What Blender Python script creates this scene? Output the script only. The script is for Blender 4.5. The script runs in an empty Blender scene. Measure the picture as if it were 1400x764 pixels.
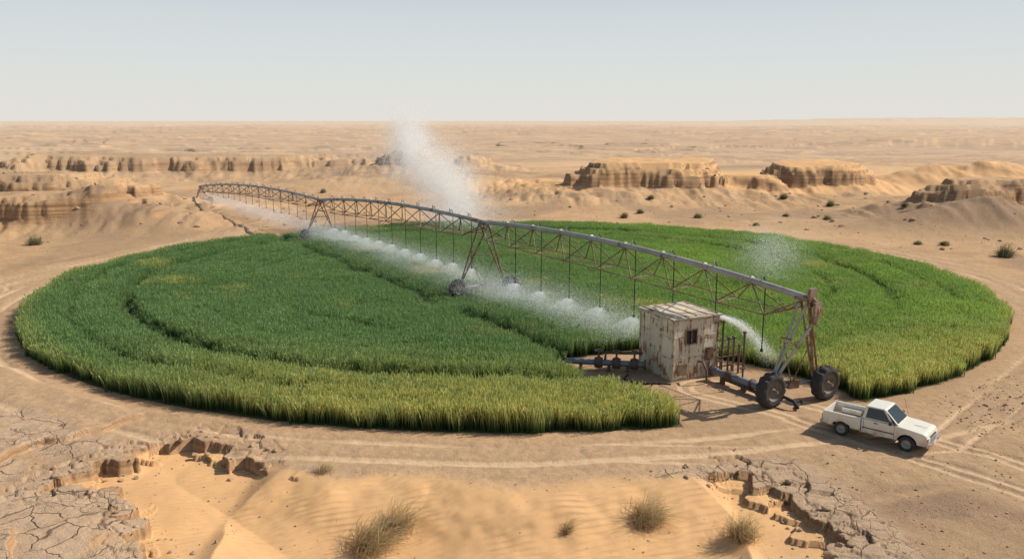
import bpy, bmesh, math, random
import numpy as np
from mathutils import Vector, Matrix
random.seed(7); rng=np.random.default_rng(11)
sc=bpy.context.scene
sc.view_settings.view_transform='Standard'; sc.view_settings.look='None'; sc.view_settings.exposure=0

# ------------------------------------------------------------------ noise
def hsh(ix,iy,s):
    h=(ix.astype(np.int64)*374761393+iy.astype(np.int64)*668265263+s*974711)&0xffffffff
    h=((h^(h>>13))*1274126177)&0xffffffff
    h=h^(h>>16)
    return (h&0xffffff)/float(0xffffff)
def vn(x,y,s=0):
    ix=np.floor(x);iy=np.floor(y);fx=x-ix;fy=y-iy
    fx=fx*fx*(3-2*fx);fy=fy*fy*(3-2*fy)
    a=hsh(ix,iy,s);b=hsh(ix+1,iy,s);c=hsh(ix,iy+1,s);d=hsh(ix+1,iy+1,s)
    return ((a*(1-fx)+b*fx)*(1-fy)+(c*(1-fx)+d*fx)*fy)*2-1
def fbm(x,y,o=4,s=0):
    r=0*x;a=.5
    for i in range(o):
        r=r+a*vn(x,y,s+i*17); x=x*2.03+5.1;y=y*2.03-3.7;a*=.5
    return r
def ridg(x,y,o=3,s=0):
    r=0*x;a=.5
    for i in range(o):
        r=r+a*(1-np.abs(vn(x,y,s+i*13))*2); x=x*2.1+5.1;y=y*2.1-3.7;a*=.5
    return r
def sm(a,b,x):
    t=np.clip((x-a)/(b-a),0,1);return t*t*(3-2*t)
def polysdf(P,x,y):
    d=np.full(x.shape,1e9);ins=np.zeros(x.shape,bool)
    n=len(P)
    for i in range(n):
        ax,ay=P[i];bx,by=P[(i+1)%n]
        ex,ey=bx-ax,by-ay
        t=np.clip(((x-ax)*ex+(y-ay)*ey)/(ex*ex+ey*ey),0,1)
        d=np.minimum(d,np.hypot(x-ax-t*ex,y-ay-t*ey))
        c=((ay>y)!=(by>y))&(x<(bx-ax)*(y-ay)/((by-ay) if by!=ay else 1e-9)+ax)
        ins^=c
    return np.where(ins,d,-d)
def pldist(P,x,y):
    d=np.full(x.shape,1e9)
    for i in range(len(P)-1):
        ax,ay=P[i];bx,by=P[i+1];ex,ey=bx-ax,by-ay
        t=np.clip(((x-ax)*ex+(y-ay)*ey)/(ex*ex+ey*ey),0,1)
        d=np.minimum(d,np.hypot(x-ax-t*ex,y-ay-t*ey))
    return d
def cells(x,y,s):
    ix=np.floor(x);iy=np.floor(y)
    f1=np.full(x.shape,9.);f2=np.full(x.shape,9.);cx=0*x;cy=0*x
    for i in(-1,0,1):
        for j in(-1,0,1):
            px=ix+i+hsh(ix+i,iy+j,s);py=iy+j+hsh(ix+i,iy+j,s+5)
            d=np.hypot(px-x,py-y)
            m=d<f1
            f2=np.where(m,f1,np.minimum(f2,d))
            cx=np.where(m,px,cx);cy=np.where(m,py,cy);f1=np.where(m,d,f1)
    return f1,f2,cx,cy

# ------------------------------------------------------------------ layout
FC=(0.0,57.2); FR=30.0
def rad(x,y): return np.hypot(x/1.086,y-57.2)*(30/29.)
CLEAR=[(6.9,24),(6.6,29.9),(4.6,32.6),(1.9,35.9),(2.6,37.6),(6.5,39.4),(11.3,36.8),(13.9,33.6),(14.7,30),(14.8,24)]
BASIN=[(-8.8,8),(-9.5,19.5),(-10.9,21.8),(-12.3,23.6),(-14.9,24.0),(-14.4,25.1),(-13.3,25.7),(-13.2,27.0),(-11.3,27.9),(-9.6,26.4),
       (-5.9,24.6),(-2.45,25.1),(0,23.8),(3.5,24.5),(7.4,25.0),(8.5,23.9),(9.1,21.3),(8.6,19.5),(8.0,8)]
TR=[[(8.5,33.2),(11,31),(13.5,28.2),(16.3,24.8),(19.5,20),(24,13)],
    [(33,46),(26,37.5),(20.5,32),(15.5,27.2),(10,26.3),(3,26.6)],
    [(-40,45),(-33,68),(-27,88),(-30,108),(-45,140),(-60,190)],
    [(-36,54),(-45,40),(-60,30)]]
MESA=[(20,124,13,8.5,0,5.6,12,1),(48,131,8,8,.1,4.4,9,2),(35,125,5,5,0,3.4,8,3),
      (-68,173,33,9,.12,4.2,12,4),(-23,172,7,5,0,4.8,11,5),(-9.5,181,5,4,0,3.4,9,6),
      (-54,88,16,6.5,.1,3.6,6,7),(-66,106,18,8,-.05,4.8,8,8),(61,98,12,6,0,4.6,7,9),
      (-66,75,12,4.5,0,3.0,4,13)]
def mesah(x,y,m):
    cx,cy,rx,ry,ro,Hh,sk,sd=m
    out=np.zeros(x.shape);R=max(rx,ry)*1.3+sk+8
    k=np.hypot(x-cx,y-cy)<R
    if not k.any(): return out
    X=x[k]-cx;Y=y[k]-cy
    u=X*math.cos(ro)+Y*math.sin(ro);v=-X*math.sin(ro)+Y*math.cos(ro)
    e=(np.abs(u/rx)**2.8+np.abs(v/ry)**2.8)**(1/2.8)
    s=(1-e)*min(rx,ry)
    XX=x[k];YY=y[k]
    s=s+fbm(XX*.10,YY*.10,3,sd*31)*3.8+ridg(XX*.24,YY*.2,3,sd*7)*1.0+fbm(XX*1.1,YY*1.1,2,sd)*.3-.3
    t=np.clip(1+s/sk,0,1)
    h=.42*Hh*t**1.7 - .42*ridg(XX*.42,YY*.14,3,sd+3)*sm(0,.5,t)*(1-sm(.85,1,t))
    lv=fbm(XX*.06,YY*.06,2,sd+40)*.8
    h=h+Hh*(.27*sm(0,.4,s)+.16*sm(1.0+lv,1.35+lv,s)+.15*sm(2.2+lv*2,2.6+lv*2,s))+fbm(XX*.5,YY*.5,3,3)*.16*sm(0,1,t)
    out[k]=h*sm(0,.02,t)
    return out
def terrain(x,y):
    x=np.asarray(x,float);y=np.asarray(y,float)
    r=rad(x,y);D=np.hypot(x,y)
    h=fbm(x*.018,y*.018,4,1)*1.6*sm(37,85,r)*(y>20)+fbm(x*.3,y*.3,3,2)*.12*sm(30.5,36,r)
    h+=fbm(x*1.7,y*1.7,3,5)*.035*sm(30,31,r)
    n=fbm(x*.0042+.25*fbm(x*.02,y*.02,2,9),y*.009,5,21)
    w=sm(220,360,D)
    h+=w*(1.1*sm(.0,.012,n)+.9*sm(.13,.142,n)+.8*sm(-.16,-.148,n)+.9*sm(.26,.272,n)-1.5)
    n2=fbm(x*.022,y*.045,4,33)
    h+=sm(125,160,D)*(1-sm(320,440,D))*(.40*sm(.12,.15,n2)+.35*sm(.24,.27,n2))
    mm=np.zeros(x.shape)
    for m in MESA: mm=np.maximum(mm,mesah(x,y,m))
    h+=mm
    for (cx,cy,sx,sy,a) in [(50,86,11,5.5,2.6),(-40,85,6,5,1.9),(80,138,20,9,4.0),(10,108,16,5,.8),(-20,140,22,10,1.6),(60,112,14,6,1.3),(-28,120,7,7,.7)]:
        g=a*np.exp(-((x-cx)/sx)**2-((y-cy)/sy)**2)
        h+=g*(1+.25*fbm(x*.25,y*.25,3,44)+.10*ridg(x*.6,y*.3,3,45))
    hh=sm(6200,7400,y)*(1-sm(8800,9800,y))*sm(1700,3400,x)
    h+=hh*(24+34*fbm(x*.0016,y*.0012,4,71))
    fld=(1-sm(30,30.8,r))
    h=h*(1-fld)
    near=(D<60)&(y<36)
    zone_sand=np.zeros(x.shape);crk=np.zeros(x.shape)
    if near.any():
        X=x[near];Y=y[near]
        jx=X+.35*fbm(X*1.3,Y*1.3,4,8);jy=Y+.35*fbm(X*1.3,Y*1.3,4,18)
        f1,f2,cx,cy=cells(jx/.72,jy/.55,3)
        sd=polysdf(BASIN,X,Y)+.5*fbm(X*.7,Y*.7,3,61)
        sdc=polysdf(BASIN,cx*.72,cy*.55)+.5*fbm(cx*.45,cy*.45,3,61)
        w=np.clip(sm(-7.5,-9.0,X)+sm(5.8,7.2,X),0,1)
        inc=(sdc>0)
        rim=(sdc>-1.3)&(sdc<=0)
        drop=hsh(np.round(cx*97),np.round(cy*89),4)
        hn=np.where(inc,-.54*np.maximum(w,sm(0,3,sd)),0)-.55*sm(0,4.5,sd)
        hn=hn+np.where(inc&(sdc<.45),w*.20*(drop>.6)*drop,0)
        hn=hn-np.where(rim,w*.12*drop,0)
        edge=f2-f1
        plate=sm(-2.0,-.6,sdc)*(1-inc)*w
        hn=hn-plate*.06*(1-sm(0.02,.12,edge))
        hn=hn+w*(1-inc)*.14*fbm(X*.35,Y*.35,3,93)
        s2=sd+3.2+.9*fbm(X*.45,Y*.45,4,66)
        hn=hn+sm(-8,-10,X)*(1-inc)*.22*(1-sm(-.05,.06,s2))
        hn=hn+sm(0.3,2.5,sd)*.26*(fbm(X*.22+3,Y*.35,2,90)+.25)
        h[near]=h[near]*(1-.5*sm(0,.5,sd))+hn*sm(30.4,31.5,r[near])
        zone_sand[near]=np.where(w>.5,np.where(inc,1,0),sm(-.3,.8,sd))
        lim=np.where(X<-6,-9,-2.8)
        cr=sm(lim,lim+2.0,sd)*(1-sm(-.1,.4,sd))
        crk[near]=cr*np.clip(.38+fbm(X*.35,Y*.35,4,77)*1.9+w*.45,0,1)*sm(32.5,34.0,rad(X,Y)-fbm(X*.5,Y*.5,2,6))
    return h,zone_sand,crk,n,mm
def gz(x,y): return float(terrain(np.array([x]),np.array([y]))[0][0])

# ------------------------------------------------------------------ node helper
def mat(name):
    m=bpy.data.materials.new(name);m.use_nodes=True;nt=m.node_tree;nt.nodes.clear();return m,nt
class NT:
    def __init__(s,nt): s.t=nt
    def n(s,ty,ins=None,**kw):
        nd=s.t.nodes.new(ty)
        for k,v in kw.items(): setattr(nd,k,v)
        for k,v in (ins or {}).items():
            if isinstance(v,bpy.types.NodeSocket): s.t.links.new(v,nd.inputs[k])
            else: nd.inputs[k].default_value=v
        return nd
    def math(s,op,a,b=0.,c=None):
        i={0:a,1:b}
        if c is not None:i[2]=c
        return s.n('ShaderNodeMath',i,operation=op).outputs[0]
    def mix(s,f,a,b,bt='MIX'):
        nd=s.n('ShaderNodeMix',data_type='RGBA',blend_type=bt)
        for k,v in((0,f),(6,a),(7,b)):
            if isinstance(v,bpy.types.NodeSocket): s.t.links.new(v,nd.inputs[k])
            else: nd.inputs[k].default_value=(v if k==0 else (*v,1) if len(v)==3 else v)
        return nd.outputs[2]
    def noise(s,vec,sc,det=4,rough=.55,dist=0):
        return s.n('ShaderNodeTexNoise',{'Vector':vec,'Scale':sc,'Detail':det,'Roughness':rough,'Distortion':dist}).outputs[0]
    def mr(s,v,a,b,c=0.,d=1.):
        return s.n('ShaderNodeMapRange',{0:v,1:a,2:b,3:c,4:d},interpolation_type='SMOOTHSTEP').outputs[0]
    def scale(s,vec,v,loc=(0,0,0),rot=(0,0,0)):
        return s.n('ShaderNodeMapping',{0:vec,'Scale':v,'Location':loc,'Rotation':rot}).outputs[0]
    def out(s,sh): o=s.n('ShaderNodeOutputMaterial');s.t.links.new(sh,o.inputs[0])

def rusty(name,base,rust,amt=.5,rough=.6,metal=0.,scale=2.5,streak=True):
    m,t=mat(name);N=NT(t)
    co=N.n('ShaderNodeTexCoord').outputs['Object']
    n1=N.noise(co,scale,8,.65)
    st=N.noise(N.scale(co,(6,6,.6)),1.6,5,.6)
    v=N.math('ADD',n1,N.math('MULTIPLY',N.math('SUBTRACT',st,.5),.7 if streak else 0.))
    k=N.mr(v,.78-amt*.45,.86-amt*.45)
    n2=N.noise(co,scale*5,5,.6)
    b=N.mix(N.mr(N.noise(co,.9,3),.35,.7),base,tuple(c*.72 for c in base))
    r=N.mix(n2,tuple(c*.55 for c in rust),tuple(min(1,c*1.5) for c in rust))
    c=N.mix(k,b,r)
    bp=N.n('ShaderNodeBump',{'Strength':.25,'Distance':.01,'Height':n2}).outputs[0]
    p=N.n('ShaderNodeBsdfPrincipled',{'Base Color':c,'Roughness':N.math('ADD',rough,N.math('MULTIPLY',k,.25)),'Metallic':metal,'Normal':bp})
    N.out(p.outputs[0]);return m
def plain(name,c,rough=.7,metal=0.,var=.25,sc=8.):
    m,t=mat(name);N=NT(t);co=N.n('ShaderNodeTexCoord').outputs['Object']
    n=N.noise(co,sc,5,.6)
    cc=N.mix(n,tuple(k*(1-var) for k in c),tuple(min(1,k*(1+var)) for k in c))
    p=N.n('ShaderNodeBsdfPrincipled',{'Base Color':cc,'Roughness':rough,'Metallic':metal});N.out(p.outputs[0]);return m

# ------------------------------------------------------------------ mesh builder
class MB:
    def __init__(s): s.v=[];s.f=[];s.m=[];s.s=[]
    def add(s,vs,fs,m=0,smooth=False):
        o=len(s.v);s.v+=[tuple(v) for v in vs]
        for f in fs: s.f.append([i+o for i in f]);s.m.append(m);s.s.append(smooth)
    def tube(s,p,q,r,n=8,m=0,r2=None):
        p=Vector(p);q=Vector(q);d=(q-p)
        if d.length<1e-6:return
        d.normalize();a=d.orthogonal().normalized();b=d.cross(a);r2=r if r2 is None else r2
        vs=[p+(a*math.cos(2*math.pi*i/n)+b*math.sin(2*math.pi*i/n))*r for i in range(n)]+[q+(a*math.cos(2*math.pi*i/n)+b*math.sin(2*math.pi*i/n))*r2 for i in range(n)]
        s.add(vs,[[i,(i+1)%n,n+(i+1)%n,n+i] for i in range(n)],m,True)
        s.add(vs,[list(range(n))[::-1],list(range(n,2*n))],m)
    def path(s,P,r,n=8,m=0):
        P=[Vector(p) for p in P];vs=[];a=None
        for i,p in enumerate(P):
            d=(P[min(i+1,len(P)-1)]-P[max(i-1,0)]).normalized()
            if a is None:a=d.orthogonal().normalized()
            a=(a-d*a.dot(d)).normalized();b=d.cross(a)
            vs+=[p+(a*math.cos(2*math.pi*k/n)+b*math.sin(2*math.pi*k/n))*r for k in range(n)]
        fs=[[i*n+k,i*n+(k+1)%n,(i+1)*n+(k+1)%n,(i+1)*n+k] for i in range(len(P)-1) for k in range(n)]
        s.add(vs,fs,m,True);L=(len(P)-1)*n
        s.add(vs,[list(range(n))[::-1],[L+k for k in range(n)]],m)
    def box(s,c,sz,m=0,ax=None):
        c=Vector(c);ax=ax or (Vector((1,0,0)),Vector((0,1,0)),Vector((0,0,1)))
        vs=[c+ax[0]*(sz[0]/2*i)+ax[1]*(sz[1]/2*j)+ax[2]*(sz[2]/2*k) for k in(-1,1) for j in(-1,1) for i in(-1,1)]
        s.add(vs,[[0,2,3,1],[4,5,7,6],[0,1,5,4],[2,6,7,3],[0,4,6,2],[1,3,7,5]],m)
    def lathe(s,c,axis,prof,n=28,m=0,mod=None):
        c=Vector(c);d=Vector(axis).normalized();a=d.orthogonal().normalized();b=d.cross(a);vs=[];k=len(prof)
        for i in range(n):
            t=2*math.pi*i/n
            for j,(h,r) in enumerate(prof):
                rr=r+(mod(i,j) if mod else 0)
                vs.append(c+d*h+(a*math.cos(t)+b*math.sin(t))*rr)
        fs=[[i*k+j,((i+1)%n)*k+j,((i+1)%n)*k+j+1,i*k+j+1] for i in range(n) for j in range(k-1)]
        s.add(vs,fs,m,mod is None)
    def extr(s,prof,y0,y1,m=0):
        n=len(prof);vs=[(x,y0,z) for x,z in prof]+[(x,y1,z) for x,z in prof]
        s.add(vs,[[i,(i+1)%n,n+(i+1)%n,n+i] for i in range(n)]+[list(range(n))[::-1],list(range(n,2*n))],m)
    def obj(s,name,mats,parent=None,bevel=0):
        me=bpy.data.meshes.new(name);me.from_pydata(s.v,[],s.f)
        for m in mats: me.materials.append(m)
        me.polygons.foreach_set('material_index',s.m);me.polygons.foreach_set('use_smooth',s.s)
        bm=bmesh.new();bm.from_mesh(me);bmesh.ops.recalc_face_normals(bm,faces=bm.faces);bm.to_mesh(me);bm.free()
        o=bpy.data.objects.new(name,me);sc.collection.objects.link(o)
        if parent:o.parent=parent
        if bevel:
            b=o.modifiers.new('bevel','BEVEL');b.width=bevel;b.segments=2;b.limit_method='ANGLE';b.angle_limit=math.radians(35)
        return o
def empty(name,loc=(0,0,0),rz=0,scale=1):
    e=bpy.data.objects.new(name,None);sc.collection.objects.link(e);e.location=loc;e.rotation_euler=(0,0,rz);e.scale=(scale,)*3;return e

# ------------------------------------------------------------------ ground material
def ground_mat():
    m,t=mat('desert_ground');N=NT(t)
    geo=N.n('ShaderNodeNewGeometry');pos=geo.outputs['Position']
    sep=N.n('ShaderNodeSeparateXYZ',{0:geo.outputs['Normal']})
    z1=N.n('ShaderNodeSeparateColor',{0:N.n('ShaderNodeAttribute',attribute_name='zone').outputs['Color']})
    z2=N.n('ShaderNodeSeparateColor',{0:N.n('ShaderNodeAttribute',attribute_name='zone2').outputs['Color']})
    sand,crk,road=z1.outputs[0],z1.outputs[1],z1.outputs[2]
    far_haze,field,grav=z2.outputs[0],z2.outputs[1],z2.outputs[2]
    nb=N.noise(pos,.35,6,.6);nm=N.noise(pos,3.,6,.65);nf=N.noise(pos,22.,4,.7)
    nl=N.noise(N.scale(pos,(.012,.035,.05)),1.,8,.66)
    dirt=N.mix(N.mr(nb,.3,.7),(.52,.335,.185),(.40,.25,.14))
    dirt=N.mix(N.mr(nl,.42,.62),dirt,(.58,.375,.205))
    dirt=N.mix(N.math('MULTIPLY',N.mr(nm,.48,.72),.55),dirt,(.29,.185,.11))
    ns=N.noise(N.scale(pos,(.02,.09,.0)),1.,8,.7)
    dirt=N.mix(N.math('MULTIPLY',N.mr(ns,.53,.60),N.math('MULTIPLY',N.mr(far_haze,.0,.3),.6)),dirt,(.25,.155,.095))
    gcol=N.mix(N.mr(nf,.35,.65),(.20,.135,.09),(.40,.275,.175))
    dirt=N.mix(N.math('MULTIPLY',grav,.85),dirt,gcol)
    rut=N.mix(N.mr(nm,.3,.7),(.66,.465,.29),(.56,.38,.23))
    rbase=N.mix(N.mr(nm,.3,.7),(.51,.34,.205),(.41,.265,.155))
    c=N.mix(N.mr(road,.05,.5),dirt,rbase)
    c=N.mix(N.mr(road,.45,.9),c,rut)
    wv=N.n('ShaderNodeVectorMath',{0:pos,1:N.n('ShaderNodeVectorMath',{0:N.n('ShaderNodeTexNoise',{'Vector':pos,'Scale':1.0,'Detail':5}).outputs['Color'],'Scale':1.1},operation='SCALE').outputs[0]},operation='ADD').outputs[0]
    flat=N.scale(wv,(1,1,0))
    v1=N.n('ShaderNodeTexVoronoi',{'Vector':flat,'Scale':.85},feature='DISTANCE_TO_EDGE').outputs[0]
    v2=N.n('ShaderNodeTexVoronoi',{'Vector':flat,'Scale':2.6},feature='DISTANCE_TO_EDGE').outputs[0]
    k1=N.math('MULTIPLY',N.mr(v1,.0,.028,1,0),N.mr(N.noise(pos,.9,3),.32,.48));k2=N.math('MULTIPLY',N.mr(v2,0,.035,1,0),N.mr(nb,.45,.58))
    ck=N.math('MULTIPLY',N.math('MAXIMUM',k1,N.math('MULTIPLY',k2,.7)),N.mr(crk,.2,.5))
    cc=N.mix(N.mr(nm,.3,.7),(.56,.40,.265),(.45,.31,.20))
    cellc=N.n('ShaderNodeTexVoronoi',{'Vector':flat,'Scale':.85}).outputs['Color']
    cc=N.mix(N.math('MULTIPLY',N.n('ShaderNodeSeparateColor',{0:cellc}).outputs[0],.3),cc,(.38,.255,.16))
    c=N.mix(N.mr(crk,0,.6),c,cc)
    c=N.mix(N.math('MULTIPLY',ck,.8),c,(.13,.08,.05))  # cracks painted dark to stand in for the shadow inside them
    sc_=N.mix(N.mr(nb,.3,.7),(.72,.43,.20),(.62,.37,.18))
    sc_=N.mix(N.math('MULTIPLY',N.mr(nl,.5,.65),.5),sc_,(.74,.49,.27))
    c=N.mix(sand,c,sc_)
    sp=N.n('ShaderNodeSeparateXYZ',{0:pos}).outputs[2]
    st=N.noise(N.scale(pos,(.04,.04,2.0)),1.5,6,.75)
    rock=N.mix(N.mr(st,.36,.62),(.24,.135,.07),(.50,.30,.155))
    rock=N.mix(N.math('MULTIPLY',N.mr(N.noise(N.scale(pos,(1.2,1.2,.25)),1.5,5,.7),.42,.62),.5),rock,(.36,.215,.12))
    steep=N.mr(sep.outputs[2],.70,.90,1,0)
    c=N.mix(N.math('MULTIPLY',steep,N.math('SUBTRACT',1.,N.math('MULTIPLY',field,1.))),c,rock)
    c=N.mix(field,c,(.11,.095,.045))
    c=N.mix(far_haze,c,(.64,.51,.39))  # distance haze painted into the ground colour, no real atmosphere
    rp=N.n('ShaderNodeTexWave',{'Vector':N.scale(pos,(1,1,0),rot=(0,0,math.radians(72))),'Scale':1.25,'Distortion':6.5,'Detail':2,'Detail Scale':.45,'Detail Roughness':.45},wave_type='BANDS',bands_direction='X',wave_profile='SIN').outputs[1]
    rpm=N.math('MULTIPLY',N.math('MULTIPLY',rp,sand),N.mr(N.noise(pos,.5,2),.35,.6,.25,1.))
    hgt=N.math('ADD',N.math('MULTIPLY',rpm,.036),N.math('MULTIPLY',ck,-.045))
    rg=N.math('SUBTRACT',1.,N.math('MULTIPLY',sand,.85))
    hgt=N.math('ADD',hgt,N.math('MULTIPLY',N.math('ADD',N.math('MULTIPLY',nm,.08),N.math('MULTIPLY',nf,.026)),rg))
    hgt=N.math('ADD',hgt,N.math('MULTIPLY',N.math('MULTIPLY',nf,grav),.04))
    b=N.n('ShaderNodeBump',{'Strength':.9,'Distance':1.,'Height':hgt}).outputs[0]
    p=N.n('ShaderNodeBsdfPrincipled',{'Base Color':c,'Roughness':.95,'Normal':b})
    p.inputs['Specular IOR Level'].default_value=.1
    N.out(p.outputs[0]);return m

# ------------------------------------------------------------------ ground mesh
rs=[11.]
while rs[-1]<62: rs.append(rs[-1]*1.0028)
while rs[-1]<420: rs.append(rs[-1]*1.0055)
while rs[-1]<16000: rs.append(rs[-1]*1.016)
rs=np.array(rs);NA=1350
th=np.radians(np.linspace(-62,62,NA))
Rg,Tg=np.meshgrid(rs,th,indexing='ij')
gx=(Rg*np.sin(Tg)).ravel();gy=(Rg*np.cos(Tg)).ravel()
gh,zs,ck,nn,mm=terrain(gx,gy)
r=rad(gx,gy);D=np.hypot(gx,gy)
road=np.zeros(gx.shape);dep=np.zeros(gx.shape)
wob=.6*fbm(gx*.10,gy*.10,2,101)
for q,(c0,wd,a) in enumerate(((31.3,.26,.95),(32.75,.28,1),(33.9,.3,.8),(35.3,.28,.7),(37.2,.25,.5))):
    g=np.exp(-((r+wob*(1+.35*math.sin(q*2.1))-c0)/wd)**2)*a*np.clip(.75+fbm(gx*.12,gy*.12,4,q*7)*1.8,0,1.15)
    road=np.maximum(road,g);dep=np.maximum(dep,g)
road=np.maximum(road,.45*np.exp(-((r-33)/2.8)**4))
for i,P in enumerate(TR):
    k=(D<230)
    d=pldist(P,gx[k],gy[k])+.3*fbm(gx[k]*.2,gy[k]*.2,2,i)
    for off in((.75,1.25) if i!=1 else (.7,)):
        g=np.exp(-((d-off)/.16)**2)*np.clip(.85+fbm(gx[k]*.2,gy[k]*.2,3,i+9)*1.3,0,1.1)
        dep[k]=np.maximum(dep[k],g);road[k]=np.maximum(road[k],g)
    road[k]=np.maximum(road[k],.45*np.exp(-(d/2.3)**4))
padd=polysdf(CLEAR,gx,gy)
road=np.maximum(road,np.where(padd>0,.3,0))
road*=(1-zs)
gh=gh-.07*dep*(1-zs)*(r>30.2)
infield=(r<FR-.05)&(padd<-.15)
sand=np.maximum(zs,sm(-.05,.2,fbm(gx*.016,gy*.03,4,301)+.12)*sm(88,110,D)*(1-sm(170,260,D)))
sand=np.maximum(sand,np.exp(-((gx-80)/24)**2-((gy-138)/13)**2))
far_haze=np.clip(.32*sm(90,330,D)+.55*sm(250,2600,D),0,1)  # weight of the painted distance haze
grav=np.clip(np.exp(-((gx-50)/14)**2-((gy-85)/7)**2)*1.3+np.exp(-((gx+42)/8)**2-((gy-85)/8)**2),0,1)
grav=np.maximum(grav,sm(.05,.25,fbm(gx*.09,gy*.09,4,202))*.6*(1-np.clip(road,0,1)))
grav=np.maximum(grav,.9*sm(-.15,.2,fbm(gx*.3,gy*.3,4,207))*((gy<27)&(gx>9))*(1-np.clip(road*2,0,1)))
grav=np.maximum(grav,np.exp(-((gx-19.6)/1.8)**2-((gy-30.6)/1.6)**2))*(1-sand)
nr=len(rs);nv=nr*NA
me=bpy.data.meshes.new('desert_ground')
me.vertices.add(nv);co=np.empty((nv,3),np.float32);co[:,0]=gx;co[:,1]=gy;co[:,2]=gh;me.vertices.foreach_set('co',co.ravel())
I,J=np.meshgrid(np.arange(nr-1),np.arange(NA-1),indexing='ij');a=(I*NA+J).ravel()
q=np.stack([a,a+1,a+NA+1,a+NA],1)[:, ::-1].astype(np.int32)
me.loops.add(q.size);me.loops.foreach_set('vertex_index',q.ravel());me.polygons.add(len(q))
me.polygons.foreach_set('loop_start',np.arange(0,q.size,4,dtype=np.int32))
me.polygons.foreach_set('use_smooth',np.ones(len(q),bool));me.update(calc_edges=True)
def attr(nm,a,b,c):
    at=me.attributes.new(nm,'FLOAT_COLOR','POINT');v=np.ones((nv,4),np.float32);v[:,0]=a;v[:,1]=b;v[:,2]=c;at.data.foreach_set('color',v.ravel())
attr('zone',sand,ck,road);attr('zone2',far_haze,infield.astype(float),grav)
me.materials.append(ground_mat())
g=bpy.data.objects.new('desert_ground',me);sc.collection.objects.link(g)

# ------------------------------------------------------------------ wheat
def wheat_mat():
    m,t=mat('wheat');N=NT(t)
    at=N.n('ShaderNodeSeparateColor',{0:N.n('ShaderNodeAttribute',attribute_name='bl').outputs['Color']})
    h,rn=at.outputs[0],at.outputs[1]
    pos=N.n('ShaderNodeNewGeometry').outputs['Position'];sp=N.n('ShaderNodeSeparateXYZ',{0:pos})
    rr=N.n('ShaderNodeVectorMath',{0:N.scale(pos,(1/1.086,1,1)),1:(0,57.2,.5)},operation='DISTANCE').outputs['Value']
    nb=N.noise(pos,.12,4,.6);ns=N.noise(pos,1.1,3,.6)
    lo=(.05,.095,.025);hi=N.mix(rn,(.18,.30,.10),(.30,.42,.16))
    hi=N.mix(N.mr(sp.outputs[0],-4,18),hi,N.mix(rn,(.27,.41,.075),(.41,.55,.14)))
    hi=N.mix(N.math('MULTIPLY',N.mr(nb,.35,.6),.4),hi,(.15,.26,.095))
    yl=N.mix(rn,(.50,.48,.12),(.66,.61,.22))
    em=N.math('MULTIPLY',N.mr(rr,19.5,28.0),N.mr(sp.outputs[1],47,34))
    em=N.math('MULTIPLY',em,N.mr(sp.outputs[0],-22,-5))
    em=N.math('MAXIMUM',em,N.math('MULTIPLY',N.mr(nb,.55,.69),.8))
    em=N.math('MAXIMUM',em,N.math('MULTIPLY',N.mr(rr,27.5,29),.4))
    em=N.math('MULTIPLY',em,N.mr(ns,.12,.58))
    hi=N.mix(N.math('MULTIPLY',em,.92),hi,yl)
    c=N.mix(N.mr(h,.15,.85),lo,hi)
    d=N.n('ShaderNodeBsdfPrincipled',{'Base Color':c,'Roughness':.55});d.inputs['Specular IOR Level'].default_value=.25
    tr=N.n('ShaderNodeBsdfTranslucent',{'Color':c})
    N.out(N.n('ShaderNodeMixShader',{0:.4,1:d.outputs[0],2:tr.outputs[0]}).outputs[0]);return m
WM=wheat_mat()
wcol=bpy.data.collections.new('wheat_tufts')
for k in range(4):
    vs=[];fs=[];cs=[]
    for b in range(110):
        x=random.uniform(-.31,.31);y=random.uniform(-.31,.31);hh=random.uniform(.72,1.0);az=random.uniform(0,6.28)
        w=random.uniform(.011,.019);bend=random.uniform(.02,.28);ba=random.gauss(.4,1.6);rn=random.random()
        dx,dy=math.cos(az)*w,math.sin(az)*w;bx,by=math.cos(ba)*bend,math.sin(ba)*bend
        ear=random.random()<.5
        if not ear: hh*=.9
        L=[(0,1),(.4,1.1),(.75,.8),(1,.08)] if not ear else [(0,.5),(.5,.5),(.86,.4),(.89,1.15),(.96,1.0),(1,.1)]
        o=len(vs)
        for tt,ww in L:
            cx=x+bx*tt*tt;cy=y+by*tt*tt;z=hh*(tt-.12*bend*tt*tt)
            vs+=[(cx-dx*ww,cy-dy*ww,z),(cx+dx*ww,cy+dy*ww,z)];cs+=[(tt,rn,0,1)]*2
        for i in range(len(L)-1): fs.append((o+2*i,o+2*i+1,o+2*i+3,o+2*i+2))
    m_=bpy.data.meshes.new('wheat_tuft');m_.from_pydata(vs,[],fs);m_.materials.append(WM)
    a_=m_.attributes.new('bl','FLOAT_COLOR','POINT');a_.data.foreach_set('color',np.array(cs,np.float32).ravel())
    wcol.objects.link(bpy.data.objects.new('wheat_tuft',m_))
sp_=.37;ng=int(66/sp_)+4
X,Y=np.meshgrid(np.arange(ng),np.arange(ng));X=(X.ravel()*sp_-33.5+rng.uniform(-.15,.15,X.size));Y=(Y.ravel()*sp_+26.5+rng.uniform(-.15,.15,Y.size))
R=rad(X,Y);edge=.4*fbm(X*.5,Y*.5,3,5)
keep=(R<FR-.25+edge)&(polysdf(CLEAR,X,Y)<-.25+edge*.5)
rw=R+1.5*fbm(X*.05,Y*.05,2,55)
ring=np.zeros(X.shape)
G=lambda c,s:np.exp(-((rw-c)/s)**4)
brk=np.clip(.75+1.6*fbm(X*.08,Y*.08,3,57),0,1)
ring=np.maximum(ring,G(24.4,.70)*np.clip(brk+.35,0,1))
ring=np.maximum(ring,.8*G(27.6,.38)*((X<-8)|(X>12))*brk)
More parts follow.
